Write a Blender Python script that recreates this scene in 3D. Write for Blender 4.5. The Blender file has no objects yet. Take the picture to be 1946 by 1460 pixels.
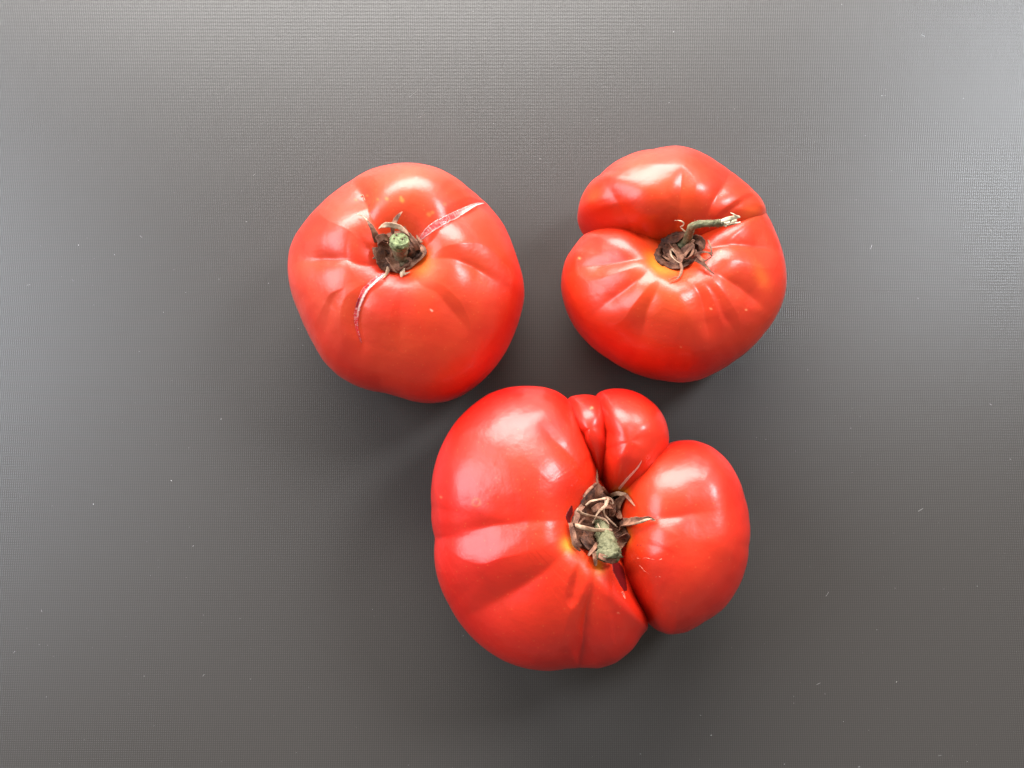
import bpy, math, random
import numpy as np
from mathutils import Vector, Matrix, noise
from mathutils.bvhtree import BVHTree

random.seed(7); np.random.seed(7)
sc = bpy.context.scene
COL = sc.collection

# ------------------------------------------------------------------ camera
CAM_H = 0.335; TILT = math.radians(9.0); HFOV = math.radians(62)
cam_loc = Vector((0.0, -CAM_H*math.tan(TILT), CAM_H))
cd = bpy.data.cameras.new('camera'); cam = bpy.data.objects.new('camera', cd); COL.objects.link(cam)
cam.location = cam_loc; cam.rotation_euler = (TILT, 0, 0)
cd.sensor_fit = 'HORIZONTAL'; cd.sensor_width = 36; cd.lens = 18/math.tan(HFOV/2)
cd.clip_start = 0.01; cd.clip_end = 20
sc.camera = cam
CX, CY = 973.0, 730.0
F = CX/math.tan(HFOV/2)

# ------------------------------------------------------------------ light
sc.view_settings.view_transform = 'Standard'; sc.view_settings.look = 'None'
sc.view_settings.exposure = 0.0; sc.view_settings.gamma = 1.0
w = bpy.data.worlds.new('World'); sc.world = w; w.use_nodes = True
bg = w.node_tree.nodes['Background']; bg.inputs[0].default_value = (1.0, 0.92, 0.83, 1); bg.inputs[1].default_value = 0.36

def area(name, direction, dist, sx, sy, watts, color, shape='RECTANGLE', spread=180):
    d = Vector(direction).normalized()
    l = bpy.data.lights.new(name, 'AREA'); l.shape = shape; l.size = sx; l.size_y = sy
    l.energy = watts; l.color = color; l.spread = math.radians(spread)
    o = bpy.data.objects.new(name, l); COL.objects.link(o)
    o.location = d*dist
    o.rotation_euler = (-d).to_track_quat('-Z', 'Y').to_euler()
    return o
# a wide window behind the table, a window on the left, a small bright pane high on the right
area('window_light_back',  (-0.10, 0.88, 0.45), 1.15, 1.45, 0.64, 50, (1.0, 0.98, 0.955), 'ELLIPSE')
area('window_light_left',  (-0.84, 0.20, 0.60), 1.15, 0.80, 0.70, 15, (0.82, 0.90, 1.0), 'ELLIPSE')
area('window_light_right', (0.70, 0.48, 0.70), 1.15, 0.28, 0.34, 11, (0.88, 0.94, 1.0), 'ELLIPSE')

# ------------------------------------------------------------------ helpers
ct, st = math.cos(TILT), math.sin(TILT)
CAMN = np.array(cam_loc)
def ray(px, py):
    x = (px-CX)/F; y = -(py-CY)/F
    return Vector((x, y*ct+st, y*st-ct)).normalized()
def unproj(px, py, z):
    d = ray(px, py); t = (z-cam_loc.z)/d.z
    return cam_loc + d*t
def project(P):
    q = np.asarray(P, float)-CAMN
    x = q[..., 0]; y = q[..., 1]*ct+q[..., 2]*st; z = -q[..., 1]*st+q[..., 2]*ct
    return CX+F*x/(-z), CY-F*y/(-z)

def tag(o, label=None, cat=None, group=None, kind=None):
    if label: o['label'] = label
    if cat: o['category'] = cat
    if group: o['group'] = group
    if kind: o['kind'] = kind
    return o
def link(name, verts, faces, mat, parent=None, smooth=True):
    me = bpy.data.meshes.new(name); me.from_pydata([tuple(v) for v in verts], [], faces); me.update()
    if smooth: me.polygons.foreach_set('use_smooth', [True]*len(me.polygons))
    if mat: me.materials.append(mat)
    o = bpy.data.objects.new(name, me); COL.objects.link(o)
    if parent: o.parent = parent; o.matrix_parent_inverse = Matrix.Translation(-parent.location)
    return o

class NT:
    def __init__(s, name):
        s.m = bpy.data.materials.new(name); s.m.use_nodes = True
        s.t = s.m.node_tree; s.b = s.t.nodes['Principled BSDF']
    def n(s, typ, **kw):
        nd = s.t.nodes.new(typ)
        for k, v in kw.items():
            if k.startswith('i_'):
                key = k[2:]; key = int(key) if key.isdigit() else key.replace('_', ' ')
                nd.inputs[key].default_value = v
            else: setattr(nd, k, v)
        return nd
    def l(s, a, b): s.t.links.new(a, b)
    def math(s, op, a, b=None, c=None):
        nd = s.t.nodes.new('ShaderNodeMath'); nd.operation = op
        for i, v in enumerate((a, b, c)):
            if v is None: continue
            if isinstance(v, (int, float)): nd.inputs[i].default_value = v
            else: s.l(v, nd.inputs[i])
        return nd.outputs[0]

# ------------------------------------------------------------------ materials
def mat_table():
    k = NT('embossed_grey_plastic'); b = k.b
    tc = k.n('ShaderNodeTexCoord'); sp = k.n('ShaderNodeSeparateXYZ')
    # slight warp so that the emboss rows are not perfectly straight
    k.l(tc.outputs['Object'], sp.inputs[0])
    px, py = 0.00080, 0.00064
    sx = k.math('SINE', k.math('MULTIPLY', sp.outputs[0], 2*math.pi/px))
    sy = k.math('SINE', k.math('MULTIPLY', sp.outputs[1], 2*math.pi/py))
    h = k.math('MULTIPLY', k.math('ADD', sx, sy), 0.25)
    h = k.math('ADD', h, 0.5)
    h = k.math('POWER', h, 1.6)
    n1 = k.n('ShaderNodeTexNoise', i_Scale=900.0, i_Detail=2.0); k.l(tc.outputs['Object'], n1.inputs['Vector'])
    h2 = k.math('MULTIPLY_ADD', n1.outputs[0], 0.25, h)
    bp = k.n('ShaderNodeBump'); bp.inputs['Strength'].default_value = 0.6; bp.inputs['Distance'].default_value = 0.00010
    k.l(h2, bp.inputs['Height']); k.l(bp.outputs[0], b.inputs['Normal'])
    n2 = k.n('ShaderNodeTexNoise', i_Scale=9.0, i_Detail=4.0); k.l(tc.outputs['Object'], n2.inputs['Vector'])
    r = k.n('ShaderNodeMapRange'); r.inputs['To Min'].default_value = 0.26; r.inputs['To Max'].default_value = 0.33
    k.l(n2.outputs[0], r.inputs[0]); k.l(r.outputs[0], b.inputs['Roughness'])
    mix = k.n('ShaderNodeMix', data_type='RGBA'); mix.inputs[6].default_value = (0.036, 0.0325, 0.030, 1); mix.inputs[7].default_value = (0.073, 0.066, 0.061, 1)
    k.l(h, mix.inputs[0]); k.l(mix.outputs[2], b.inputs['Base Color'])
    b.inputs['Specular IOR Level'].default_value = 0.42
    return k.m
def mat_skin():
    k = NT('tomato_skin'); b = k.b
    at = k.n('ShaderNodeVertexColor', layer_name='tint'); tc = k.n('ShaderNodeTexCoord')
    n1 = k.n('ShaderNodeTexNoise', i_Scale=38.0, i_Detail=4.0); k.l(tc.outputs['Object'], n1.inputs['Vector'])
    mx = k.n('ShaderNodeMix', data_type='RGBA', blend_type='MULTIPLY'); mx.inputs[0].default_value = 1
    rp = k.n('ShaderNodeValToRGB'); rp.color_ramp.elements[0].position = .3; rp.color_ramp.elements[1].position = .7
    rp.color_ramp.elements[0].color = (0.92, 0.62, 0.72, 1); rp.color_ramp.elements[1].color = (1.0, 1.35, 1.1, 1)
    k.l(n1.outputs[0], rp.inputs[0]); k.l(at.outputs[0], mx.inputs[6]); k.l(rp.outputs[0], mx.inputs[7])
    # pale pores
    vo = k.n('ShaderNodeTexVoronoi', i_Scale=420.0); k.l(tc.outputs['Object'], vo.inputs['Vector'])
    ps = k.n('ShaderNodeMapRange', interpolation_type='SMOOTHSTEP'); ps.inputs['From Min'].default_value = 0.06; ps.inputs['From Max'].default_value = 0.16
    ps.inputs['To Min'].default_value = 0.16; ps.inputs['To Max'].default_value = 0
    k.l(vo.outputs['Distance'], ps.inputs[0])
    m2 = k.n('ShaderNodeMix', data_type='RGBA'); m2.inputs[7].default_value = (0.9, 0.22, 0.06, 1)
    k.l(ps.outputs[0], m2.inputs[0]); k.l(mx.outputs[2], m2.inputs[6]); k.l(m2.outputs[2], b.inputs['Base Color'])
    nb = k.n('ShaderNodeTexNoise', i_Scale=160.0, i_Detail=3.0); k.l(tc.outputs['Object'], nb.inputs['Vector'])
    nb2 = k.n('ShaderNodeTexNoise', i_Scale=1500.0, i_Detail=1.0); k.l(tc.outputs['Object'], nb2.inputs['Vector'])
    nb3 = k.n('ShaderNodeTexNoise', i_Scale=48.0, i_Detail=2.0); k.l(tc.outputs['Object'], nb3.inputs['Vector'])
    hh = k.math('MULTIPLY_ADD', nb2.outputs[0], 0.035, nb.outputs[0]); hh = k.math('MULTIPLY_ADD', nb3.outputs[0], 3.0, hh)
    bp = k.n('ShaderNodeBump'); bp.inputs['Strength'].default_value = 0.5; bp.inputs['Distance'].default_value = 0.00045
    k.l(hh, bp.inputs['Height']); k.l(bp.outputs[0], b.inputs['Normal']); k.l(bp.outputs[0], b.inputs['Coat Normal'])
    b.inputs['Subsurface Weight'].default_value = 0.15
    b.inputs['Subsurface Radius'].default_value = (1.0, 0.25, 0.1); b.inputs['Subsurface Scale'].default_value = 0.004
    b.inputs['Roughness'].default_value = 0.50; b.inputs['Specular IOR Level'].default_value = 0.22
    b.inputs['Coat Weight'].default_value = 0.62; b.inputs['Coat Roughness'].default_value = 0.28
    return k.m
def mat_dry(name, c1, c2, scale=260, rough=0.75, bump=0.0005):
    k = NT(name); b = k.b; tc = k.n('ShaderNodeTexCoord')
    n1 = k.n('ShaderNodeTexNoise', i_Scale=float(scale), i_Detail=5.0, i_Roughness=0.65); k.l(tc.outputs['Object'], n1.inputs['Vector'])
    rp = k.n('ShaderNodeValToRGB'); rp.color_ramp.elements[0].position = .36; rp.color_ramp.elements[1].position = .64
    rp.color_ramp.elements[0].color = (*c1, 1); rp.color_ramp.elements[1].color = (*c2, 1)
    k.l(n1.outputs[0], rp.inputs[0]); k.l(rp.outputs[0], b.inputs['Base Color'])
    n2 = k.n('ShaderNodeTexNoise', i_Scale=scale*4.0, i_Detail=3.0); k.l(tc.outputs['Object'], n2.inputs['Vector'])
    h = k.math('ADD', n1.outputs[0], k.math('MULTIPLY', n2.outputs[0], 0.4))
    bp = k.n('ShaderNodeBump'); bp.inputs['Strength'].default_value = 0.9; bp.inputs['Distance'].default_value = bump
    k.l(h, bp.inputs['Height']); k.l(bp.outputs[0], b.inputs['Normal'])
    b.inputs['Roughness'].default_value = rough; b.inputs['Specular IOR Level'].default_value = 0.35
    return k.m
def mat_vcol(name, rough=0.2, sss=0.3, spec=0.5, bmp=.6):
    k = NT(name); b = k.b; at = k.n('ShaderNodeVertexColor', layer_name='tint'); k.l(at.outputs[0], b.inputs['Base Color'])
    tc = k.n('ShaderNodeTexCoord'); n1 = k.n('ShaderNodeTexNoise', i_Scale=900.0, i_Detail=3.0); k.l(tc.outputs['Object'], n1.inputs['Vector'])
    bp = k.n('ShaderNodeBump'); bp.inputs['Strength'].default_value = bmp; bp.inputs['Distance'].default_value = 0.0003
    k.l(n1.outputs[0], bp.inputs['Height']); k.l(bp.outputs[0], b.inputs['Normal'])
    b.inputs['Roughness'].default_value = rough; b.inputs['Subsurface Weight'].default_value = sss
    b.inputs['Subsurface Radius'].default_value = (1, .4, .3); b.inputs['Subsurface Scale'].default_value = 0.002
    b.inputs['Specular IOR Level'].default_value = spec
    return k.m
M = dict(
    table=mat_table(), skin=mat_skin(),
    cup=mat_dry('dried_calyx', (0.028, 0.009, 0.005), (0.15, 0.055, 0.027), 330),
    sepal=mat_dry('dried_sepal', (0.09, 0.032, 0.019), (0.31, 0.145, 0.085), 380, bump=0.0003),
    pale=mat_dry('bleached_sepal', (0.24, 0.13, 0.075), (0.56, 0.40, 0.27), 380, bump=0.0002),
    stem=mat_dry('green_stem', (0.07, 0.068, 0.028), (0.21, 0.195, 0.105), 420, bump=0.0003),
    stemlow=mat_dry('brown_stem', (0.10, 0.065, 0.035), (0.25, 0.19, 0.11), 420),
    cut=mat_dry('cut_stem_end', (0.07, 0.09, 0.028), (0.34, 0.38, 0.18), 700, bump=0.0006),
    straw=mat_dry('split_straw_fibre', (0.36, 0.30, 0.19), (0.68, 0.62, 0.47), 500, bump=0.0002),
    scar=mat_vcol('split_flesh'), dark=mat_vcol('split_and_crease_shade', .45, 0, .3, .1), lint=mat_dry('lint', (0.15, 0.15, 0.15), (0.75, 0.75, 0.72), 60),
    mark=mat_dry('dry_scratch', (0.66, 0.07, 0.045), (0.82, 0.28, 0.19), 900, bump=0.0001),
    pit=mat_dry('dark_speck', (0.05, 0.01, 0.01), (0.12, 0.03, 0.02), 900, bump=0.0001),
)

# ------------------------------------------------------------------ table
def make_table():
    X0, X1, Y0, Y1, T = -0.60, 0.60, -0.40, 0.55, 0.03
    v = []; B = 0.004
    for (ins, z) in ((0, -T), (0, -B), (B*.3, -B*.3), (B, 0)):
        v += [(X0+ins, Y0+ins, z), (X1-ins, Y0+ins, z), (X1-ins, Y1-ins, z), (X0+ins, Y1-ins, z)]
    f = [(3, 2, 1, 0)]
    for k in range(3):
        for i in range(4):
            j = (i+1) % 4; f.append((4*k+i, 4*k+j, 4*k+4+j, 4*k+4+i))
    f.append((12, 13, 14, 15))
    tag(link('table_top', v, f, M['table'], smooth=False), 'dark grey table top with a fine embossed dot grain, dusted with lint', None, None, 'structure')
make_table()

# ------------------------------------------------------------------ tomatoes
def zoomed(pts, ox, oy, s): return [(ox+x/s, oy+y/s) for x, y in pts]
def sstep(a, b, x):
    t = np.clip((x-a)/(b-a), 0, 1); return t*t*(3-2*t)

def catmull(pts, n):
    pts = [Vector(p) for p in pts]; out = []
    m = len(pts)
    for i in range(m-1):
        p0 = pts[max(0, i-1)]; p1 = pts[i]; p2 = pts[i+1]; p3 = pts[min(m-1, i+2)]
        for k in range(n):
            t = k/n
            out.append(0.5*((2*p1)+(-p0+p2)*t+(2*p0-5*p1+4*p2-p3)*t*t+(-p0+3*p1-3*p2+p3)*t**3))
    out.append(pts[-1]); return out

class Tomato:
    def __init__(s, stem_px, outline, H, ze, cav_d, cav_w, grooves, stemz, shoulders=(), seed=0, pb=2.3):
        s.H, s.ze, s.cd, s.cw, s.pb = H, ze, cav_d, cav_w, pb
        s.seed = seed; s.sh = shoulders
        a = unproj(*stem_px, stemz); s.A = np.array([a.x, a.y])
        s.axis_px = stem_px
        # target outline: radius as function of image angle round the stem pixel
        o = np.array(outline); rel = o-np.array(stem_px)
        an = np.mod(np.arctan2(-rel[:, 1], rel[:, 0]), 2*np.pi); rr = np.hypot(rel[:, 0], rel[:, 1])
        s.NT = 720; s.th = np.arange(s.NT)/s.NT*2*np.pi
        s.target = s.smooth(np.interp(s.th, an, rr, period=2*np.pi), 1.8)
        # first guess in the world
        R = np.zeros(s.NT)
        for i, t in enumerate(s.th):
            p = unproj(stem_px[0]+math.cos(t)*s.target[i], stem_px[1]-math.sin(t)*s.target[i], ze+0.008)
            R[i] = math.hypot(p.x-s.A[0], p.y-s.A[1])
        s.R = R
        s.prep(grooves)
        for it in range(9):
            P = s.surface(s.R, 360, 110)
            u, v = project(P); du = u-stem_px[0]; dv = -(v-stem_px[1])
            ang = np.mod(np.arctan2(dv, du), 2*np.pi); rad = np.hypot(du, dv)
            k = rad.argmax(0); jj = np.arange(360)
            tg = np.interp(ang[k, jj], s.th, s.target, period=2*np.pi)
            ratio = np.interp(s.th, jj/360*2*np.pi, tg/rad[k, jj], period=2*np.pi)
            s.R = s.R*(1+0.7*(s.smooth(ratio, 4)-1))
        print('fit', float(np.abs(ratio-1).max()), float(s.R.min()), float(s.R.max()))
    def smooth(s, a, sig):
        n = int(sig*4); k = np.exp(-0.5*(np.arange(-n, n+1)/sig)**2); k /= k.sum()
        return np.convolve(np.concatenate([a[-n:], a, a[:n]]), k, 'valid')
    def prep(s, grooves):
        s.g = []
        for (pts, depth, width, through) in grooves:
            ss, tt = [], []
            for (x, y) in pts:
                z = s.H*0.9
                for _ in range(6):
                    p = unproj(x, y, z); dx, dy = p.x-s.A[0], p.y-s.A[1]
                    t = math.atan2(dy, dx) % (2*math.pi)
                    rho = min(.995, math.hypot(dx, dy)/np.interp(t, s.th, s.R, period=2*math.pi))
                    z = s.ze+(s.H-s.ze)*math.sqrt(max(0, 1-rho**2.2))
                ss.append(math.asin(rho)/(math.pi/2)); tt.append(t)
            tt = np.unwrap(tt); o = np.argsort(ss)
            s.g.append((np.array(ss)[o], np.array(tt)[o], depth/1000, width, through))
    def surface(s, R, nt, ns):
        th = np.arange(nt)/nt*2*np.pi
        Rf = np.interp(th, s.th, R, period=2*np.pi); Rs = s.smooth(R, 34); Rsm = np.interp(th, s.th, Rs, period=2*np.pi)
        sv = np.linspace(0.0, 2.0, ns)                 # 0 stem, 1 equator, 2 bottom
        a = sv*np.pi/2; S, TH = np.meshgrid(sv, th, indexing='ij')
        rho = np.sin(a)
        rho = np.where(sv < 1, rho, np.sin(a)**0.86)
        c = np.cos(a)
        zz = np.where(sv <= 1, s.ze+(s.H-s.ze)*np.abs(c)**0.92, s.ze-s.ze*np.abs(c)**0.72)
        zz = zz - np.where(sv < 1, s.cd*np.exp(-(rho/s.cw)**1.7), 0) + np.where(sv > 1, 0.003*np.exp(-(rho/.2)**2), 0)
        m = sstep(0.35, 0.95, rho)[:, None]
        Re = Rsm[None, :]*(1-m)+Rf[None, :]*m
        X = s.A[0]+np.cos(TH)*Re*rho[:, None]; Y = s.A[1]+np.sin(TH)*Re*rho[:, None]; Z = np.repeat(zz[:, None], nt, 1)
        # height of the shoulder lobes
        for (ang, amp, wd) in s.sh:
            d = np.abs((TH-math.radians(ang)+np.pi) % (2*np.pi)-np.pi)
            Z = Z+amp/1000*np.exp(-(d/wd)**2)*np.where(S < 1, sstep(0.1, 0.5, S)*(1-sstep(.6, 1, S)), 0)
        # organic low frequency unevenness
        rs = np.random.RandomState(s.seed)
        for k in range(7):
            f = rs.randint(2, 7); ph, ph2 = rs.rand(2)*6.28; am = 0.00030*rs.rand()
            Z = Z+am*np.cos(f*TH+ph+2.2*np.sin(S*2+ph2))*np.sin(np.pi*np.clip(S/2, 0, 1))**1.5*2
        P = np.stack([X, Y, Z], -1)
        Pt = np.roll(P, -1, 1)-np.roll(P, 1, 1); Ps = np.gradient(P, axis=0)
        N = np.cross(Ps, Pt); N /= (np.linalg.norm(N, axis=-1, keepdims=True)+1e-12)
        D = np.zeros_like(S)
        for (ss, tt, dep, wd, thr) in s.g:
            tg = np.interp(sv, ss, tt)[:, None]
            d = np.abs((TH-tg+np.pi) % (2*np.pi)-np.pi)
            if thr: e = sstep(ss[0]-.10, ss[0]+.22, sv)*(1-sstep(thr-.35, thr+.1, sv)) if thr > 0 else 0
            else: e = sstep(ss[0]-.06, ss[0]+.34, sv)*(1-sstep(ss[-1]-.16, ss[-1]+.22, sv))
            wloc = wd*((1.05+0.45*np.clip(sv, 0, 1)) if thr else (1.7+0.3*np.clip(sv, 0, 1)))[:, None]
            soft = wloc*(0.05 if thr else 0.08)
            if not thr: dep = dep*1.75
            prof = np.exp(-(np.sqrt(d*d+soft*soft)-soft)/wloc)
            if thr and wd > .25:      # deep cleft between two round lobes
                x = np.clip(1-np.sqrt(d*d+.012**2)/(wd*(.8+.2*np.clip(sv, 0, 1))[:, None]), 0, 1); prof = 1-np.sqrt(1-x*x)
            if thr: e = e*(1-.5*sstep(.55, .95, sv))
            D = np.maximum(D, dep*e[:, None]*prof)+0.22*np.minimum(D, dep*e[:, None]*prof)
        P = P-N*D[..., None]
        return P
    def build(s, name, label, paint, nt=640, ns=260, parent_label=None):
        P = s.surface(s.R, nt, ns)
        z0 = P[..., 2].min(); P[..., 2] -= z0
        s.root = bpy.data.objects.new(name, None); COL.objects.link(s.root)
        cx = P[..., 0].mean(); cy = P[..., 1].mean(); s.root.location = (cx, cy, 0)
        tag(s.root, label, 'tomato', 'ripe beefsteak tomatoes on the grey table')
        V = P.reshape(-1, 3)
        F_ = []
        for i in range(ns-1):
            b0 = i*nt; b1 = b0+nt
            for j in range(nt):
                k = (j+1) % nt; F_.append((b0+j, b1+j, b1+k, b0+k))
        s.body = link('skin', V.tolist(), F_, M['skin'], s.root)
        me = s.body.data
        u, v = project(V)
        sval = np.repeat(np.linspace(0, 2, ns), nt)
        col = paint(u, v, sval, V)
        ca = me.color_attributes.new('tint', 'FLOAT_COLOR', 'POINT')
        ca.data.foreach_set('color', np.concatenate([col, np.ones((len(col), 1))], 1).astype(np.float32).ravel())
        s.bvh = BVHTree.FromPolygons([tuple(p) for p in V], F_)
        return s.root
    def hit(s, px, py, h=0.0):
        """surface point under a pixel, raised h millimetres"""
        d = ray(px, py); loc, nor, i, dist = s.bvh.ray_cast(cam_loc, d)
        if loc is None: loc = unproj(px, py, 0.02)
        return loc-d*(h/1000), (nor if loc is not None and nor is not None else Vector((0, 0, 1)))

class Lobe(Tomato):
    """one round lobe of a deeply cleft fruit; its ribs run to a stem that need not be its own axis"""
    def __init__(s, axis_px, outline, H, ze, grooves, stem, dip, **kw):
        s.stem = np.array(stem); s.dip = dip; s.gpx = grooves
        super().__init__(axis_px, outline, H, ze, 0.0, 0.2, [], H*.9, **kw)
    def prep(s, grooves):
        s.gw = []; s.g = []
        for (pts, depth, width) in s.gpx:
            Q = []
            for (x, y) in pts:
                z = s.H*0.88
                for _ in range(6):
                    p = unproj(x, y, z); dx, dy = p.x-s.A[0], p.y-s.A[1]
                    t = math.atan2(dy, dx) % (2*math.pi)
                    rho = min(.995, math.hypot(dx, dy)/np.interp(t, s.th, s.R, period=2*math.pi))
                    z = s.ze+(s.H-s.ze)*math.sqrt(max(0, 1-rho**2.2))
                Q.append((p.x, p.y, 0))
            s.gw.append((np.array([tuple(q)[:2] for q in catmull(Q, 4)]), depth/1000, width))
    def surface(s, R, nt, ns):
        P = Tomato.surface(s, R, nt, ns)
        Pt = np.roll(P, -1, 1)-np.roll(P, 1, 1); Ps = np.gradient(P, axis=0)
        N = np.cross(Ps, Pt); N /= (np.linalg.norm(N, axis=-1, keepdims=True)+1e-12)
        N[:4] = (0, 0, 1)
        sv = np.linspace(0, 2, ns)[:, None]; up = 1-sstep(.95, 1.35, sv)
        X, Y = P[..., 0], P[..., 1]; ds = np.hypot(X-s.stem[0], Y-s.stem[1]); D = np.zeros_like(X)
        for (Q, dep, wd) in s.gw:
            seg = np.hypot(*(Q[1:]-Q[:-1]).T); L = seg.sum(); c0 = 0.0; best = np.full(X.shape, 9.0); tt = np.zeros_like(X)
            for i in range(len(seg)):
                a = Q[i]; b = Q[i+1]-Q[i]; t = np.clip(((X-a[0])*b[0]+(Y-a[1])*b[1])/seg[i]**2, 0, 1)
                d = np.hypot(X-a[0]-t*b[0], Y-a[1]-t*b[1]); m = d < best
                best = np.where(m, d, best); tt = np.where(m, (c0+t*seg[i])/L, tt); c0 += seg[i]
            w_ = wd*np.clip(ds, .010, .045); so = .08*w_
            e = sstep(-.06, .48, tt)*(1-.95*sstep(.62, 1.0, tt))
            f = dep*e*np.exp(-(np.sqrt(best**2+so**2)-so)/w_)*up
            D = np.maximum(D, f)+.22*np.minimum(D, f)
        P = P-N*D[..., None]
        P[..., 2] -= s.dip*np.exp(-(ds/.0125)**2)*up
        return P

def build_lobes(lobes, name, label, paint, stem):
    V = []; F_ = []; loc = lobes[0]
    for lb in lobes:
        nt, ns = lb.res; P = lb.surface(lb.R, nt, ns)
        P[..., 2] -= min(0, P[..., 2].min())
        b = len(V); V += P.reshape(-1, 3).tolist()
        for i in range(ns-1):
            b0 = b+i*nt; b1 = b0+nt
            for j in range(nt):
                k = (j+1) % nt; F_.append((b0+j, b1+j, b1+k, b0+k))
    V = np.array(V); V[:, 2] -= V[:, 2].min()
    loc.root = bpy.data.objects.new(name, None); COL.objects.link(loc.root); loc.root.location = (V[:, 0].mean(), V[:, 1].mean(), 0)
    tag(loc.root, label, 'tomato', 'ripe beefsteak tomatoes on the grey table')
    loc.body = link('skin', V.tolist(), F_, M['skin'], loc.root)
    u, v = project(V); sval = np.clip(np.hypot(V[:, 0]-stem[0], V[:, 1]-stem[1])/.055, 0, 1)*.6+.4*(1-np.clip(V[:, 2]/.055, 0, 1))+.25
    col = paint(u, v, sval, V); ca = loc.body.data.color_attributes.new('tint', 'FLOAT_COLOR', 'POINT')
    ca.data.foreach_set('color', np.concatenate([col, np.ones((len(col), 1))], 1).astype(np.float32).ravel())
    loc.bvh = BVHTree.FromPolygons([tuple(p) for p in V], F_)
    return loc

def blob(u, v, x, y, rx, ry=None, ang=0, p=2):
    ry = ry or rx; a = math.radians(ang); dx = u-x; dy = v-y
    X = dx*math.cos(a)+dy*math.sin(a); Y = -dx*math.sin(a)+dy*math.cos(a)
    return np.exp(-((X/rx)**2+(Y/ry)**2)**(p/2))
def lerpc(c, m, t): return c*(1-m[:, None])+np.array(t)[None, :]*m[:, None]

def strip(tom, name, pts, hs, wpx, mat, flat=0.35, taper=True, parent=None, ox=0, oy=0, s=1.0, curl=0.0, nseg=6, ring=10, rough=0.12, cap=False):
    """a dried leaf strip: swept, flattened, tapering, a little curled; pts in photo pixels, hs heights in mm over the skin"""
    pts = zoomed(pts, ox, oy, s); n = len(pts)
    if isinstance(hs, (int, float)): hs = [hs]*n
    hs = np.interp(np.linspace(0, 1, n), np.linspace(0, 1, len(hs)), hs)
    # smooth the surface height along the path so the strip does not follow every wrinkle
    P3 = [tom.hit(x, y, h)[0] for (x, y), h in zip(pts, hs)]
    C = catmull(P3, nseg); m = len(C)
    if isinstance(wpx, (int, float)): wpx = [wpx*1.0, wpx*1.1, wpx*0.8, wpx*0.25] if taper else [wpx]
    W = np.interp(np.linspace(0, 1, m), np.linspace(0, 1, len(wpx)), wpx)*0.00019
    V = []; Fc = []
    side = None; rnd = random.Random(hash(name) % 1000+len(pts)*17+int(pts[0][0]))
    ph = rnd.random()*50
    for i, c in enumerate(C):
        T = (C[min(m-1, i+1)]-C[max(0, i-1)]).normalized()
        if side is None:
            side = T.cross(Vector((0, 0.1, 1)));
            if side.length < .2: side = Vector((1, 0, 0))
        side = (side-T*side.dot(T)).normalized(); up = side.cross(T)
        tw = 0.5*math.sin(i*0.25+ph)
        s1 = side*math.cos(tw)+up*math.sin(tw); u1 = s1.cross(T)
        for k in range(ring):
            a = 2*math.pi*k/ring; x = math.cos(a); y = math.sin(a)*flat
            y += curl*(x*x-0.4)
            wv = W[i]*(1+rough*2*(noise.noise(Vector((i*0.45+ph, k*1.3, ph)))))
            V.append(c+s1*(x*wv)+u1*(-y*wv if y*0 else y*wv))
    for i in range(m-1):
        for k in range(ring):
            j = (k+1) % ring; Fc.append((i*ring+k, i*ring+j, i*ring+ring+j, i*ring+ring+k))
    Fc.append(tuple(range(ring))[::-1]); Fc.append(tuple(range((m-1)*ring, m*ring)))
    return link(name, V, Fc, mat, parent or tom.root)

def cup(tom, poly, centre, ox, oy, s, rim=1.2, wr=0.9, sink=0.0):
    """dry star-shaped calyx plate lying in the stem hollow"""
    poly = zoomed(poly, ox, oy, s); c = zoomed([centre], ox, oy, s)[0]
    n = 96; K = 16; o = np.array(poly+poly[:1]); seg = np.hypot(*np.diff(o, axis=0).T); cum = np.concatenate([[0], np.cumsum(seg)])
    tt = np.linspace(0, cum[-1], n, endpoint=False); ex = np.interp(tt, cum, o[:, 0]); ey = np.interp(tt, cum, o[:, 1])
    V = []; Fc = []
    for k in range(K+1):
        r = k/K
        for i in range(n):
            jag = 1+0.05*noise.noise(Vector((i*0.6, 3.1, c[0])))
            x = c[0]+(ex[i]-c[0])*r*jag; y = c[1]+(ey[i]-c[1])*r*jag
            h = 0.45+rim*math.exp(-((r-0.80)/0.16)**2)+wr*r*(noise.noise(Vector((i*0.22, r*3, c[0])))+.6*noise.noise(Vector((i*.6, r*5, 9))))*(1-sstep(.9, 1, r))*1.3
            if r > .97: h = -0.1
            V.append(tom.hit(x, y, h)[0])
    for k in range(K):
        for i in range(n):
            j = (i+1) % n; Fc.append((k*n+i, (k+1)*n+i, (k+1)*n+j, k*n+j))
    return link('calyx', V, Fc, M['cup'], tom.root)

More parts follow.
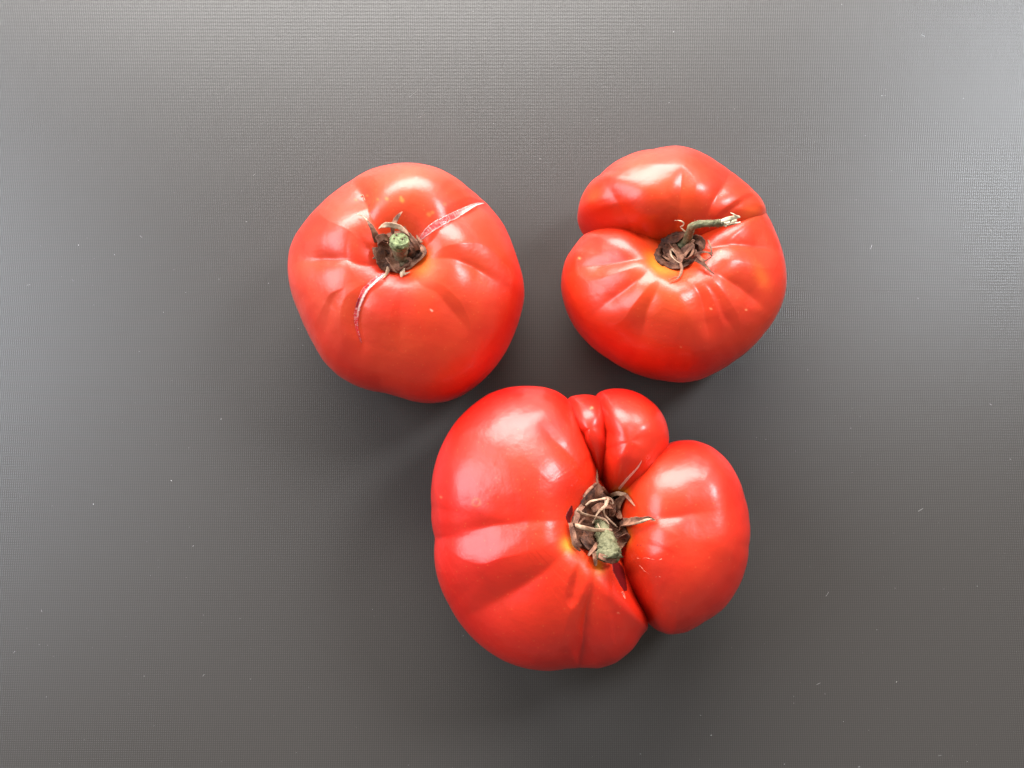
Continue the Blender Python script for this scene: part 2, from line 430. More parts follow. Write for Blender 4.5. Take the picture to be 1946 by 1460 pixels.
def scar(tom, name, pts, hw, colf, ox, oy, s, raise_=0.12, jag=0.15, nseg=14, nw=14, mat='scar'):
    pts = zoomed(pts, ox, oy, s); C = catmull([Vector((x, y, 0)) for x, y in pts], nseg); m = len(C)
    W = np.interp(np.linspace(0, 1, m), np.linspace(0, 1, len(hw)), hw)/s
    V = []; Fc = []; cols = []
    for i, c in enumerate(C):
        T = (C[min(m-1, i+1)]-C[max(0, i-1)]).normalized(); n_ = Vector((-T.y, T.x, 0)); t = i/(m-1)
        for k in range(nw+1):
            q = k/nw*2-1
            jg = 1+jag*(noise.noise(Vector((i*0.8, 5.0 if q > 0 else 9.0, pts[0][0])))+0.6*noise.noise(Vector((i*2.1, 1.0 if q > 0 else 3.0, 0))))
            p = c+n_*(q*W[i]*jg)
            h = -0.10 if abs(q) > .99 else raise_*(0.3+0.7*abs(q)**3)+0.10*noise.noise(Vector((i*.5, k*.7, 2)))
            V.append(tom.hit(p.x, p.y, h)[0]); cols.append((*colf(t, q, i, k), 1))
    for i in range(m-1):
        for k in range(nw):
            a = i*(nw+1)+k; Fc.append((a, a+1, a+nw+2, a+nw+1))
    o = link(name, V, Fc, M[mat], tom.root)
    ca = o.data.color_attributes.new('tint', 'FLOAT_COLOR', 'POINT')
    ca.data.foreach_set('color', np.array(cols, dtype=np.float32).ravel())
    return o

RED = np.array([0.58, 0.013, 0.003])
def base_red(s, k=1.0):
    m = (1-sstep(.45, 1.0, s))[:, None]
    return RED[None, :]*(1-m)+np.array([[0.62, 0.035, 0.004]])*m

# =============================================================== tomato with two splits (upper left)
Z1 = (520, 280, 2.92)
o1 = zoomed([(75,650),(85,560),(115,490),(170,410),(250,320),(340,240),(430,180),(520,125),(620,95),(720,82),(820,88),(920,115),(1010,165),(1090,230),(1170,300),(1230,370),(1290,460),(1330,560),(1360,660),(1385,760),(1390,840),(1370,930),(1340,1020),(1290,1130),(1220,1230),(1130,1320),(1040,1380),(960,1410),(860,1420),(770,1408),(700,1385),(620,1362),(540,1350),(450,1320),(370,1275),(300,1210),(240,1120),(190,1030),(140,920),(100,820),(80,730)], *Z1)
g1 = [
 (zoomed([(590,595),(400,588),(250,600),(130,620)], *Z1), 2.8, .20, 0),
 (zoomed([(590,450),(545,390),(500,300),(440,190)], *Z1), 3.1, .20, 0),
 (zoomed([(800,520),(880,440),(1000,380),(1100,340),(1190,300)], *Z1), 2.6, .22, 0),
 (zoomed([(840,575),(960,590),(1100,640),(1250,740)], *Z1), 2.3, .20, 0),
 (zoomed([(620,690),(530,770),(475,870),(460,970),(480,1100)], *Z1), 1.5, .16, 0),
 (zoomed([(790,720),(900,790),(1060,980)], *Z1), 1.3, .14, 0),
 (zoomed([(700,740),(690,900),(690,1100)], *Z1), 0.7, .15, 0),
 (zoomed([(560,650),(420,730),(320,830),(290,980)], *Z1), 1.0, .18, 0),
 (zoomed([(805,520),(880,435),(1000,372),(1100,335),(1165,312)], *Z1), 0.6, .03, 0),
 (zoomed([(620,690),(512,790),(460,930),(487,1085)], *Z1), 0.5, .03, 0),
]
t1 = Tomato((760, 480), o1, 0.062, 0.026, 0.0130, 0.30, g1, 0.050,
            shoulders=[(75, 3.0, .7), (200, 1.5, .6), (270, -2.0, .8), (330, 1.0, .5)], seed=3)
def paint1(u, v, s, V):
    c = base_red(s)*np.array([[1, 1.0, 1.8]])
    c = lerpc(c, .35*blob(u, v, 800, 320, 170, 90), (0.66, 0.05, 0.014))
    c = lerpc(c, .5*blob(u, v, 585, 560, 70, 150), (0.62, 0.045, 0.018))
    c = lerpc(c, .85*blob(u, v, 800, 500, 22, 26), (0.80, 0.16, 0.01))
    c = lerpc(c, .55*blob(u, v, 762, 478, 60, 56, p=5), (0.75, 0.055, 0.006))
    for (x, y, r, k) in [(735,378,4,.8),(764,381,5,.9),(762,375,3,.7),(815,408,5,.7),(822,404,4,.6),(718,379,3,.5),(845,388,4,.4),(698,372,2.5,.7),(676,380,3,.6)]:
        c = lerpc(c, k*blob(u, v, x, y, r, r*.8, 30, 3), (0.85, 0.14, 0.03))
    c = lerpc(c, .9*blob(u, v, 701.5, 508, 2.4, 1.6, 30, 4), (0.06, 0.01, 0.01))
    c = lerpc(c, .8*blob(u, v, 701.5, 391, 2.2, 1.6, 30, 4), (0.12, 0.01, 0.01))
    c = lerpc(c, .7*blob(u, v, 707, 404, 2.2, 3, 30, 4), (0.16, 0.01, 0.01))
    c = lerpc(c, .9*blob(u, v, 886, 359, 1.8, 2.6, 20, 4), (0.20, 0.02, 0.01))
    c = lerpc(c, .8*blob(u, v, 820, 590, 2.6, 1.8, 10, 4), (0.9, 0.5, 0.4))
    return c
t1.build('tomato', 'ripe red tomato with two pale splits running from its short green-ended stem', paint1)

# =============================================================== tomato with bent stem (upper right)
Z2 = (1040, 250, 3.0417)
o2 = zoomed([(80,900),(85,820),(105,740),(150,670),(205,600),(200,560),(175,500),(185,430),(220,360),(280,290),(350,210),(440,150),(520,115),(610,100),(680,85),(750,78),(830,92),(910,125),(990,175),(1060,225),(1130,280),(1200,345),(1250,405),(1275,480),(1320,570),(1355,660),(1380,760),(1388,860),(1375,950),(1330,1060),(1260,1160),(1180,1250),(1090,1320),(980,1390),(880,1435),(780,1450),(680,1440),(560,1415),(450,1370),(350,1310),(240,1225),(160,1130),(110,1030)], *Z2)
sp_ = unproj(1283, 476, 0.044); STEM2 = (sp_.x, sp_.y)
oU = zoomed([(205,585),(178,530),(175,500),(185,430),(220,360),(280,290),(350,210),(440,150),(520,115),(610,100),(680,85),(750,78),(830,92),(910,125),(990,175),(1060,225),(1130,280),(1200,345),(1250,405),(1272,470),(1250,540),(1150,610),(1000,690),(880,760),(740,810),(600,790),(480,752),(350,706),(260,630)], *Z2)
oW = zoomed([(80,900),(85,820),(105,740),(150,670),(205,600),(350,562),(480,578),(620,580),(740,560),(880,530),(1000,500),(1150,455),(1250,440),(1283,490),(1320,570),(1355,660),(1380,760),(1388,860),(1375,950),(1330,1060),(1260,1160),(1180,1250),(1090,1320),(980,1390),(880,1435),(780,1450),(680,1440),(560,1415),(450,1370),(350,1310),(240,1225),(160,1130),(110,1030)], *Z2)
gU = [
 (zoomed([(890,560),(980,400),(1040,290),(1065,200)], *Z2), 2.8, .26),
 (zoomed([(780,560),(780,400),(790,150)], *Z2), 1.2, .22),
 (zoomed([(640,620),(500,510),(400,410),(290,300)], *Z2), 2.2, .26),
 (zoomed([(870,600),(1000,500),(1120,420),(1230,370)], *Z2), 1.6, .2),
]
gW = [
 (zoomed([(600,715),(430,722),(300,745),(110,800)], *Z2), 2.8, .22),
 (zoomed([(630,770),(520,840),(370,950),(200,1110)], *Z2), 3.0, .28),
 (zoomed([(670,830),(620,930),(570,1060),(520,1300)], *Z2), 2.6, .26),
 (zoomed([(810,820),(880,890),(930,1010),(950,1300)], *Z2), 2.8, .22),
 (zoomed([(860,800),(990,930),(1060,1080),(1150,1240)], *Z2), 1.8, .2),
 (zoomed([(930,770),(1080,850),(1210,940),(1310,1080)], *Z2), 2.8, .26),
 (zoomed([(900,655),(1050,622),(1190,632),(1370,710)], *Z2), 2.8, .22),
]
U0 = Lobe(zoomed([(720, 430)], *Z2)[0], oU, .058, .025, gU, STEM2, .012, seed=5)
U1 = Lobe(zoomed([(740, 940)], *Z2)[0], oW, .057, .024, gW, STEM2, .012, seed=6)
U0.res = (640, 230); U1.res = (640, 230)
def paint2(u, v, s, V):
    c = base_red(s)
    c = lerpc(c, .35*blob(u, v, 1330, 560, 170, 90), (0.68, 0.055, 0.012))
    c = lerpc(c, .7*blob(u, v, 1426, 404, 26, 13, -20), (0.85, 0.10, 0.012))
    c = lerpc(c, .7*blob(u, v, 1448, 527, 12, 22, -25), (0.85, 0.13, 0.012))
    c = lerpc(c, .4*blob(u, v, 1128, 370, 22, 16, -25), (0.85, 0.12, 0.02))
    c = lerpc(c, .65*blob(u, v, 1283, 486, 66, 54, 0, 4), (0.80, 0.075, 0.006))
    c = lerpc(c, .9*blob(u, v, 1246, 497, 12, 20, -40), (0.80, 0.32, 0.02))
    c = lerpc(c, .7*blob(u, v, 1268, 512, 24, 8, 15), (0.80, 0.25, 0.02))
    for (x, y, r, k) in [(1101,491,3,.6),(1351,587,2.5,.9),(1418,589,2.2,.8),(1294,660,2,.5),(1370,477,1.8,.6)]:
        c = lerpc(c, k*blob(u, v, x, y, r, r*.8, 30, 3), (0.85, 0.35, 0.15))
    return c
t2 = build_lobes([U0, U1], 'tomato', 'red ribbed tomato with a long bent grey-green stem broken to pale fibres', paint2, STEM2)

# =============================================================== big lobed tomato (lower)
Z3 = (790, 710, 2.5167)
sp_ = unproj(1138, 990, 0.046); STEM3 = (sp_.x, sp_.y)
oL = zoomed([(75,640),(75,530),(90,440),(130,330),(190,230),(270,150),(350,95),(440,65),(530,58),(620,65),(680,85),(722,115),(785,190),(832,290),(858,400),(885,500),(935,580),(990,680),(1005,780),(995,880),(1020,980),(1060,1080),(1105,1160),(1117,1215),(1080,1260),(1040,1320),(960,1385),(880,1412),(800,1408),(730,1412),(640,1425),(540,1415),(430,1380),(320,1310),(230,1220),(160,1110),(110,1000),(88,880),(92,790),(75,710)], *Z3)
oR = zoomed([(1195,338),(1260,320),(1330,318),(1410,345),(1480,400),(1540,490),(1575,590),(1598,700),(1595,830),(1575,950),(1530,1050),(1470,1130),(1380,1190),(1290,1240),(1210,1250),(1150,1225),(1080,1155),(1015,1070),(965,970),(930,870),(920,780),(925,670),(955,550),(1015,450),(1095,378)], *Z3)
oT = zoomed([(848,125),(875,90),(910,76),(970,70),(1050,85),(1120,125),(1180,190),(1207,260),(1212,330),(1185,420),(1130,500),(1060,570),(980,610),(900,600),(862,520),(850,400),(845,300),(845,200)], *Z3)
oS = zoomed([(712,140),(740,110),(785,101),(845,102),(900,125),(935,220),(930,350),(905,480),(868,545),(815,470),(765,360),(718,240)], *Z3)
gL = [
 (zoomed([(735,830),(650,930),(550,1005),(420,1085),(270,1160),(150,1200)], *Z3), 4.4, .34),
 (zoomed([(715,705),(560,705),(400,725),(230,760),(85,790)], *Z3), 4.2, .32),
 (zoomed([(700,660),(520,650),(330,620),(100,590)], *Z3), 2.0, .28),
 (zoomed([(835,560),(790,430),(690,320),(540,180)], *Z3), 1.8, .26),
 (zoomed([(860,930),(855,1050),(830,1180),(790,1400),(770,1560)], *Z3), 3.6, .13),
 (zoomed([(790,900),(770,1000),(740,1180)], *Z3), 1.8, .12),
 (zoomed([(930,930),(950,1050),(960,1200),(960,1380)], *Z3), 1.0, .12),
]
gR = [
 (zoomed([(1010,705),(1150,688),(1300,668),(1500,650)], *Z3), 3.2, .34),
 (zoomed([(1010,800),(1150,830),(1330,910)], *Z3), .8, .3),
]
L0 = Lobe(zoomed([(540, 760)], *Z3)[0], oL, .062, .027, gL, STEM3, .011, seed=11)
L1 = Lobe(zoomed([(1265, 780)], *Z3)[0], oR, .059, .026, gR, STEM3, .006, seed=12)
L2 = Lobe(zoomed([(1015, 330)], *Z3)[0], oT, .052, .023, [(zoomed([(1090,250),(1060,330),(1030,420)], *Z3), .6, .2)], STEM3, .006, seed=13)
L3 = Lobe(zoomed([(830, 270)], *Z3)[0], oS, .047, .021, [], STEM3, .003, seed=14)
L0.res = (720, 260); L1.res = (560, 200); L2.res = (420, 150); L3.res = (300, 110)
def paint3(u, v, s, V):
    c = base_red(s)*np.array([[1, .62, .9]])
    c = lerpc(c, .30*blob(u, v, 1330, 1030, 90, 150), (0.68, 0.04, 0.012))
    c = lerpc(c, .45*blob(u, v, 1145, 1000, 78, 92, 0, 4), (0.76, 0.05, 0.006))
    c = lerpc(c, .85*blob(u, v, 1080, 1036, 14, 14), (0.80, 0.25, 0.02))
    c = lerpc(c, .8*blob(u, v, 1140, 1075, 10, 16), (0.80, 0.24, 0.02))
    c = lerpc(c, .9*blob(u, v, 1180, 936, 12, 9), (0.80, 0.30, 0.02))
    c = lerpc(c, .7*blob(u, v, 1192, 1020, 8, 16), (0.80, 0.22, 0.02))
    for (x, y, r) in [(905, 955, 7)]:
        d = np.hypot(u-x, v-y); c = lerpc(c, .3*np.exp(-((d-r)/2.5)**2), (0.85, 0.18, 0.04))
    for (x, y, r, k) in [(1125,775,3,.9),(1122,777,2,.7),(1175,1165,2.2,.8),(1108,1290,2,.5),(838,945,3,.4)]:
        c = lerpc(c, k*blob(u, v, x, y, r, r*.8, 30, 3), (0.85, 0.22, 0.10))
    for (x, y) in [(1211.5, 1036), (1217.5, 1037)]:
        c = lerpc(c, .9*blob(u, v, x, y, 1.5, 1.3, 0, 4), (0.10, 0.01, 0.01))
    return c
t3 = build_lobes([L0, L1, L2, L3], 'tomato', 'largest tomato, deeply lobed, with a brown calyx hollow and stubby stem', paint3, STEM3)

# ------------------------------------------------------------------ stems and calyces
def S(t, pts, hs, w, mat='sepal', Z=None, name='sepal', **kw):
    return strip(t, name, pts, hs, w, M[mat], ox=Z[0], oy=Z[1], s=Z[2], **kw)

# --- tomato 1
A = (660, 360, 6.95)
cup(t1, [(385,640),(400,760),(425,880),(470,1020),(560,1090),(690,1105),(800,1040),(950,925),(1015,840),(985,740),(920,660),(820,590),(700,540),(580,560),(470,610)], (690,840), *A, rim=2.2)
def stem_tube(t, name, pts, hs, rad, mat, Z, **kw):
    return strip(t, name, pts, hs, rad, mat, flat=0.92, taper=False, ox=Z[0], oy=Z[1], s=Z[2], ring=20, nseg=8, rough=kw.pop('rough', .10), **kw)
st1 = stem_tube(t1, 'stem', [(715,940),(705,860),(695,770),(689,690)], [0.5,4,8,10.5], [22,15,14,16,17], M['stemlow'], A)
stem_tube(t1, 'stem_tip', [(691,730),(689,690),(687,664)], [9.2,10.6,11.3], [16.8,17.6,17.2,15.0], M['cut'], A, parent=None)
for (x, y, r) in [(650,610,3.0),(725,668,2.6),(618,660,2.2),(700,720,1.8),(760,640,1.8)]:
    S(t1, [(x-3*r, y), (x, y-2*r), (x+3*r, y+r)], 11.9, [r*.5, r, r*.5], 'pit', Z=A, name='pith_hole', ring=8, nseg=3)
S(t1, [(395,700),(360,590),(315,490),(262,410)], [2,4,5,4.5], [5,6,4,2], Z=A, curl=.4)
S(t1, [(262,410),(215,360),(175,340),(135,330)], [4.5,3.2,2.2,1.5], [1.6,1.0,.8,1.6], 'pale', Z=A)
S(t1, [(600,600),(605,500),(635,410),(680,345),(728,295)], [5,7,6,5,4], [4,5,4,3,1], Z=A, curl=.4)
S(t1, [(850,640),(770,560),(670,495),(560,468),(480,478),(415,518)], [5,7.5,9,9,8,7], [3,4,4.5,5,5,2], 'pale', Z=A, curl=.3)
S(t1, [(935,800),(900,720),(840,640),(780,570),(745,490)], [3,5,6,6.5,6], [5,5,5,4,2.5], Z=A, curl=.5)
S(t1, [(735,1050),(722,1110),(712,1160)], [1.5,1.4,.8], [5,4,1.5], 'pale', Z=A)
S(t1, [(735,1125),(780,1110),(832,1090)], [1,1.3,1], [3,2,1], 'pale', Z=A)
S(t1, [(560,950),(545,1040),(520,1110),(480,1170)], [2.5,2,1,.6], [4,4,3,1.2], 'pale', Z=A)
S(t1, [(450,890),(390,895),(335,915)], [1.5,1.4,.6], [4,3,1], Z=A)
S(t1, [(410,880),(380,920),(400,900)], [1.0,1.2,.8], [2,2,1], Z=A)
S(t1, [(400,690),(430,640),(485,630),(535,665),(555,710),(500,720),(450,690)], [4,6,7,6,4,3,3], [7,7,6,5,5,4,2], Z=A, curl=.5)
S(t1, [(425,700),(490,745),(545,780),(572,812)], [4.5,4,3.4,3], [6,7,5,2], Z=A, curl=.5)
S(t1, [(410,760),(430,880),(480,980),(560,1060)], [3,2.6,2.2,1.4], [10,12,12,6], 'cup', Z=A, curl=.5)
S(t1, [(560,850),(600,960),(640,1040),(700,1070)], [3.4,3,2,1.2], [10,11,9,5], 'sepal', Z=A, curl=.7)
S(t1, [(720,860),(790,905),(850,945)], [4,3.6,3], [4,4,2], 'sepal', Z=A)
S(t1, [(950,740),(1005,820),(960,900),(860,980),(770,1055)], [1.6,1.4,1.6,1.6,1.0], [5,6,6,6,3], 'sepal', Z=A, curl=.6)
S(t1, [(840,700),(880,780),(880,860),(820,920)], [4,3.2,2.6,2.2], [9,12,12,6], 'cup', Z=A, curl=.6)
S(t1, [(975,710),(935,650),(915,603)], [1.2,1.6,1.6], [4,3,1], Z=A)
S(t1, [(600,760),(620,840),(600,900)], [5,4.5,4], [6,8,4], 'sepal', Z=A, curl=.5)

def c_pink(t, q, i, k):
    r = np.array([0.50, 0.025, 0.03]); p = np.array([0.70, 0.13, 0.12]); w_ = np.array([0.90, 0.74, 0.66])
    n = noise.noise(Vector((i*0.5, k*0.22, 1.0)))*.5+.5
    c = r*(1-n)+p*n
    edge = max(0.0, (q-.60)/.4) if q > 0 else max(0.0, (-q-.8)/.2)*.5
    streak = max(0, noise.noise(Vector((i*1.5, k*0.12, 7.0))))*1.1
    m = min(1, edge+streak*.45+sstep(.52, .75, t)*(.8 if q > -.1 else .35))  # outer end whitened: pale scar tissue plus a painted highlight
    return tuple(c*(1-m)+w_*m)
def c_pink2(t, q, i, k):
    r = np.array([0.62, 0.03, 0.035]); w_ = np.array([0.92, 0.66, 0.60])
    st_ = math.exp(-((q+.35)/.3)**2)*(1-sstep(.5, .75, t))
    n = max(0, noise.noise(Vector((i*1.3, k*0.15, 4.0))))*1.1
    m = min(1, st_+n*.6); c = r*(1-m)+w_*m
    if .46 < t < .58 and q > .2: c = np.array([0.3, .01, .02])
    return tuple(c)
scar(t1, 'split_or_crease_shade', [(955,670),(1050,565),(1160,480),(1300,400),(1430,338),(1560,268),(1700,200),(1805,182)], [12,46,56,52,50,38,20,2], c_pink, *A, raise_=.15)
scar(t1, 'split_or_crease_shade', [(625,692),(570,735),(512,790),(478,860),(460,930),(462,1000),(487,1085)], [5,15,19,17,15,9,1.5], c_pink2, *Z1, raise_=.15, jag=.4)
S(t1, [(178,95),(195,75),(218,90),(222,115),(238,150)], .25, 1.4, 'pale', Z=A, name='blemish')

# --- tomato 2
B = (1220, 380, 9.124)
cup(t2, [(200,950),(250,850),(330,720),(450,610),(600,550),(760,540),(900,620),(1000,690),(1060,790),(1040,900),(960,1010),(880,1090),(780,1160),(650,1195),(480,1175),(350,1145),(260,1080)], (640,860), *B, rim=1.8)
stem_tube(t2, 'stem', [(640,900),(700,790),(775,680),(830,570),(860,470),(960,430),(1100,415),(1240,405),(1395,402)], [.5,2.5,6,10,13,14,14,14,14], [14,10,8.5,7,6.8,6.6,6.2,6.2,6.4], M['stem'], B, rough=.14)
S(t2, [(1375,365),(1480,335),(1600,305),(1695,290)], [14.2,14.4,14.6,14.4], [3.5,4.2,3.6,2.2], 'straw', Z=B, name='stem_fibre')
S(t2, [(1400,440),(1500,430),(1610,410),(1710,385)], [13.5,13.4,13.4,13.4], [3,2.2,1.8,1.0], 'straw', Z=B, name='stem_fibre')
S(t2, [(1390,400),(1480,390),(1580,370),(1645,350)], [13.6,13.8,13.8,13.8], [5.5,5,3.5,1.5], 'straw', Z=B, name='stem_fibre')
S(t2, [(1535,225),(1590,250),(1640,285),(1695,305)], [15.4,15.4,15,14.6], [.9,1.6,1.8,1.5], 'straw', Z=B, name='stem_fibre')
S(t2, [(1345,345),(1375,390),(1420,435),(1465,465)], [15.1,15.3,15.2,14.8], [1.8,2,2,1.5], 'straw', Z=B, name='stem_fibre')
S(t2, [(1530,380),(1555,345),(1580,320)], [14.5,14.8,14.8], [1.5,1.2,.8], 'stem', Z=B, name='stem_fibre')
hb = random.Random(4)
for k in range(26):   # stubby hairs on the stem
    t = hb.random(); x = 850+t*520; y0 = (480 if x < 900 else 432-(x-900)*.06); up = hb.random() < .55
    y = y0+(-52 if up else hb.uniform(20, 58)); L = hb.uniform(14, 36)
    S(t2, [(x, y+6), (x+hb.uniform(-10, 10), y+(-L if up else L*.7))], [15 if up else 14.5, 15.3 if up else 14.8], [.7,.5,.3], 'straw', Z=B, name='stem_hair', ring=5, nseg=3)
S(t2, [(760,565),(705,515),(668,478),(715,445),(728,410),(690,375),(640,358),(565,360)], [5,6,7,8,9,9,8.5,8], [1.6,1.5,1.5,1.4,1.5,1.4,1.5,1.2], 'pale', Z=B)
S(t2, [(500,720),(555,830),(630,930),(670,1020),(665,1100)], [3,5,6,5.5,4.5], [4,8,9,7,3], Z=B, curl=.7)
S(t2, [(665,1100),(690,1180),(675,1270),(635,1350),(560,1395),(480,1422)], [4.5,3,2,1.5,1,.8], [2.6,2.8,2.6,1.8,1,.6], Z=B)
S(t2, [(490,870),(505,955),(555,1025),(655,1098)], [6,6,5.6,4.8], [1.8,1.8,1.8,1.5], 'pale', Z=B)
S(t2, [(490,880),(530,862),(575,900),(620,970)], [6,7,6.5,6], [1.5,2,3,1.5], 'pale', Z=B)
S(t2, [(905,770),(825,860),(745,960),(735,1015),(790,1010),(870,935),(905,800)], [5,6,6,5,5.5,6,5.5], [2.6,3.4,3,2.6,3,3.4,1.6], Z=B, curl=.4)
S(t2, [(850,1000),(950,940),(1060,903),(1165,920),(1212,965),(1165,1015),(1080,1058),(990,990),(915,870)], [4,5.5,6.5,6.5,6,5.5,5,5,5], [2.6,2.6,2.2,2.2,2.4,2.2,3.2,3.4,2.2], Z=B, curl=.3)
S(t2, [(1212,965),(1200,850),(1175,770),(1148,698)], [6,7,7,6.5], [2.4,2.2,2.0,1.4], Z=B)
S(t2, [(925,1035),(1040,1095),(1120,1175),(1195,1250),(1262,1292)], [3,3,2,1.2,.8], [3.5,4.4,3.8,1.8,.5], Z=B, curl=.5)
S(t2, [(655,1345),(570,1338),(500,1385),(462,1368)], [1.5,1.8,1.6,1.2], [1.2,.9,.9,.8], Z=B)
S(t2, [(870,710),(935,680),(1005,715),(1045,790),(1068,860)], [3,4.5,4.5,3.5,2.5], [4,8,9,6,2], 'cup', Z=B, curl=.7)
S(t2, [(365,960),(450,995),(540,1035),(625,1110)], [3,3.6,3.6,3], [5,8,7,3], Z=B, curl=.6)
S(t2, [(330,730),(480,700),(640,665),(775,570)], [2,3.4,5,6], [5,7,6,3], 'cup', Z=B, curl=.7)
S(t2, [(640,930),(740,870),(830,780),(900,690)], [3.5,4.5,5.5,5.5], [4,6,6,3], Z=B, curl=.6)
S(t2, [(380,1100),(520,1150),(680,1160),(800,1110)], [1.6,2.2,2.2,1.8], [4,6,6,3], 'cup', Z=B, curl=.6)
S(t2, [(510,740),(440,840),(420,940),(470,1010)], [3,4,4,3.2], [5,8,8,3], 'cup', Z=B, curl=.7)

# --- tomato 3
Cc = (1040, 890, 5.617)
cup(t3, [(530,150),(460,220),(380,310),(320,430),(245,580),(250,720),(290,850),(400,860),(480,915),(620,945),(760,880),(820,780),(870,700),(840,620),(790,520),(790,400),(830,285),(760,250),(680,290),(600,220)], (580,600), *Cc, rim=1.6, wr=1.3)
stem_tube(t3, 'stem', [(555,600),(590,680),(630,770),(650,850),(665,925)], [1,4,7,8.5,9], [13,13,15,16,17,18], M['stem'], Cc, rough=.20)
stem_tube(t3, 'stem_tip', [(662,905),(668,945),(672,972)], [8.9,9.1,8.6], [18.5,18,15,9], M['stem'], Cc, rough=.30)
S(t3, [(530,165),(532,80),(530,5)], [.8,.8,.5], [3,2,.8], Z=Cc)
S(t3, [(530,160),(450,225),(385,310)], [1.5,2.5,2.4], [2,3,2], Z=Cc)
S(t3, [(530,160),(600,225),(665,295)], [1.5,2.5,2.6], [2,3,3], Z=Cc)
S(t3, [(540,180),(545,250),(560,320)], [1.5,2,2.5], [5,9,6], 'cup', Z=Cc, curl=.6)
S(t3, [(408,398),(470,352),(560,333),(650,320),(695,345),(700,385),(670,372)], [6,8,9,9.5,9,8,8], [1.6,2.0,2.2,2.6,2.2,1.6,1.2], 'pale', Z=Cc)
S(t3, [(640,325),(620,400),(565,450),(525,500),(480,590)], [9.5,9,8,7,5], [4.5,3.4,2.2,1.8,1.2], 'pale', Z=Cc)
S(t3, [(600,430),(610,495),(665,555),(748,632)], [8.5,7.5,6.5,6], [1.6,1.6,1.8,1.4], 'pale', Z=Cc)
S(t3, [(318,440),(375,485),(500,518),(615,548),(660,600)], [6,6.5,6.5,6.5,6], [3,2.8,2.4,2.0,1.3], 'pale', Z=Cc)
S(t3, [(298,608),(400,640),(540,662),(692,660)], [6,7.5,8.5,9], [3.4,4.4,3.8,2.2], 'pale', Z=Cc)
S(t3, [(538,590),(552,620),(565,645)], [9,9.2,9], [1.4,1.3,1], 'pale', Z=Cc)
S(t3, [(400,528),(365,565),(335,600)], [6,6,6], [2,2,1.5], Z=Cc)
S(t3, [(810,590),(890,578),(990,558),(1080,535),(1158,560)], [2,3.4,3.4,2.4,1.4], [9,9,6,4,1], Z=Cc, curl=.7)
S(t3, [(860,612),(960,585),(1050,552),(1120,540)], [3.4,4,3.8,2.8], [2,2,2,1], 'pale', Z=Cc)
S(t3, [(828,280),(870,330),(937,408)], [2.5,3.2,2], [4,4,.8], Z=Cc, curl=.5)
S(t3, [(672,298),(745,270),(835,282)], [3,3.4,2.6], [3,4,3], 'pale', Z=Cc, curl=.4)
S(t3, [(815,300),(770,370),(745,450),(770,540)], [2.8,3.5,4,3.6], [4,8,8,5], Z=Cc, curl=.7)
S(t3, [(680,330),(700,430),(690,520)], [3,3.6,3.5], [5,7,5], 'cup', Z=Cc, curl=.7)
S(t3, [(245,585),(270,700),(300,810),(352,885)], [2,3,2.6,1.2], [4,6,5,2], Z=Cc, curl=.7)
S(t3, [(380,400),(330,480),(300,600)], [3,4,3.5], [4,6,4], Z=Cc, curl=.7)
S(t3, [(530,800),(490,870),(440,935)], [4.5,4,2.5], [3,4,2], 'sepal', Z=Cc, curl=.6)
S(t3, [(505,890),(512,970),(516,1045)], [4,3,1.6], [5,5,1.4], Z=Cc, curl=.5)
S(t3, [(550,935),(620,965),(700,992),(752,975)], [8,8.4,8.5,8.3], [5,5,5,3], 'sepal', Z=Cc, curl=.5)
S(t3, [(862,705),(805,760),(765,870)], [2.2,3.4,3], [5,9,5], 'sepal', Z=Cc, curl=.8)
S(t3, [(800,620),(780,680),(720,720)], [3.6,4.4,4.6], [4,6,4], 'cup', Z=Cc, curl=.7)
S(t3, [(420,680),(400,760),(440,830),(500,850)], [3,3.6,3.6,3], [4,7,6,3], 'cup', Z=Cc, curl=.7)
S(t3, [(480,440),(580,410),(690,420)], [4.5,5.5,5], [5,7,5], 'sepal', Z=Cc, curl=.6)
def c_line(t, q, i, k):
    m = min(1, .45+.5*abs(q)+.3*noise.noise(Vector((i, k*.2, 0)))); return tuple(np.array([.62, .07, .06])*(1-m)+np.array([.85, .48, .38])*m)
scar(t3, 'split_or_crease_shade', [(765,225),(860,108),(960,0),(1010,-80)], [14,13,8,2], c_line, *Cc, raise_=.15)
def c_dark(t, q, i, k):
    m = sstep(.82, 1, abs(q))*.8; return tuple(np.array([.10, .002, .003])*(1-m)+np.array([.50, .014, .008])*m)
scar(t3, 'split_or_crease_shade', [(715,990),(755,1080),(795,1190),(838,1310)], [26,62,50,16], c_dark, *Cc, raise_=.2, mat='dark')  # dark strip with the shadow of the lower-right crease painted into its colour
scar(t3, 'split_or_crease_shade', [(262,400),(245,470),(225,520),(235,590)], [6,32,30,10], c_dark, *Cc, raise_=.2, mat='dark')
S(t3, [(795,1320),(815,1350),(832,1395)], .4, 2.2, 'mark', Z=Cc, name='blemish')
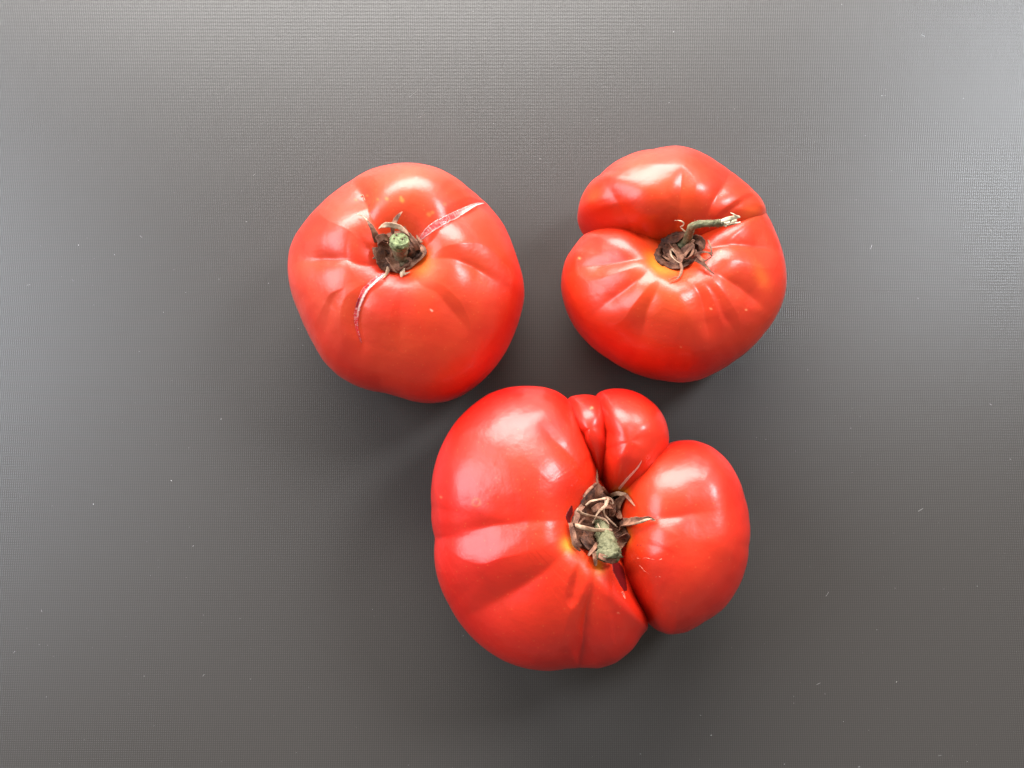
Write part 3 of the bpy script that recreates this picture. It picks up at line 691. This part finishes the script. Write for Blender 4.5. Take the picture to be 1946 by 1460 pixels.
for pts in ([(925,945),(980,965),(1050,955),(1110,968),(1160,975)], [(1190,985),(1225,972),(1258,975)], [(1025,1085),(1060,1110),(1095,1140)],
            [(1150,1165),(1180,1150),(1205,1160),(1220,1175)], [(980,1030),(1010,1060),(1030,1090)]):
    S(t3, pts, -.06, [.4,.9,.8,.4], 'mark', Z=Cc, name='scratch', ring=6, nseg=4, rough=.4)

# ------------------------------------------------------------------ dust and lint lying on the table
def dust():
    rnd = random.Random(21); V = []; Fc = []
    def fibre(x, y, L, w, a, z=0.00010):
        bend = rnd.uniform(-.6, .6); n = 4; b0 = len(V); px_, py_ = x, y
        for i in range(n+1):
            aa = a+bend*i/n; nx, ny = -math.sin(aa), math.cos(aa)
            for (ox_, oz) in ((w, 0), (0, w*1.2), (-w, 0)): V.append((px_+nx*ox_, py_+ny*ox_, z+oz+.0))
            px_ += math.cos(aa)*L/n; py_ += math.sin(aa)*L/n
        for i in range(n):
            for k in range(3):
                j = (k+1) % 3; Fc.append((b0+i*3+k, b0+i*3+j, b0+i*3+3+j, b0+i*3+3+k))
    for k in range(420):
        p = unproj(rnd.uniform(-60, 2000), rnd.uniform(-60, 1520), 0)
        s_ = rnd.random()**5
        fibre(p.x, p.y, 0.00012+0.0004*s_, 0.000025+0.00005*s_, rnd.uniform(0, 6.28))
    for k in range(12):
        p = unproj(rnd.uniform(0, 1946), rnd.uniform(0, 1460), 0)
        fibre(p.x, p.y, rnd.uniform(.0008, .0022), 0.00003, rnd.uniform(0, 6.28))
    for (x, y, L, a) in [(270,452,.0012,2.3),(140,535,.0012,2.3),(1757,70,.0016,2.4),(1884,770,.0008,2.4),(26,1241,.0009,.9),(778,185,.005,.7),(795,225,.003,.6),(898,22,.0006,0),(1280,62,.0006,1.6),(481,334,.0013,.6),(1090,234,.003,0)]:
        p = unproj(x, y, 0); fibre(p.x, p.y, L, 0.00005 if L < .002 else .000025, a)
    tag(link('dust', V, Fc, M['lint'], smooth=False), 'pale specks of dust and short lint fibres scattered over the grey table', None, None, 'stuff')
dust()

# cycles
try:
    sc.cycles.use_denoising = True
except Exception: pass
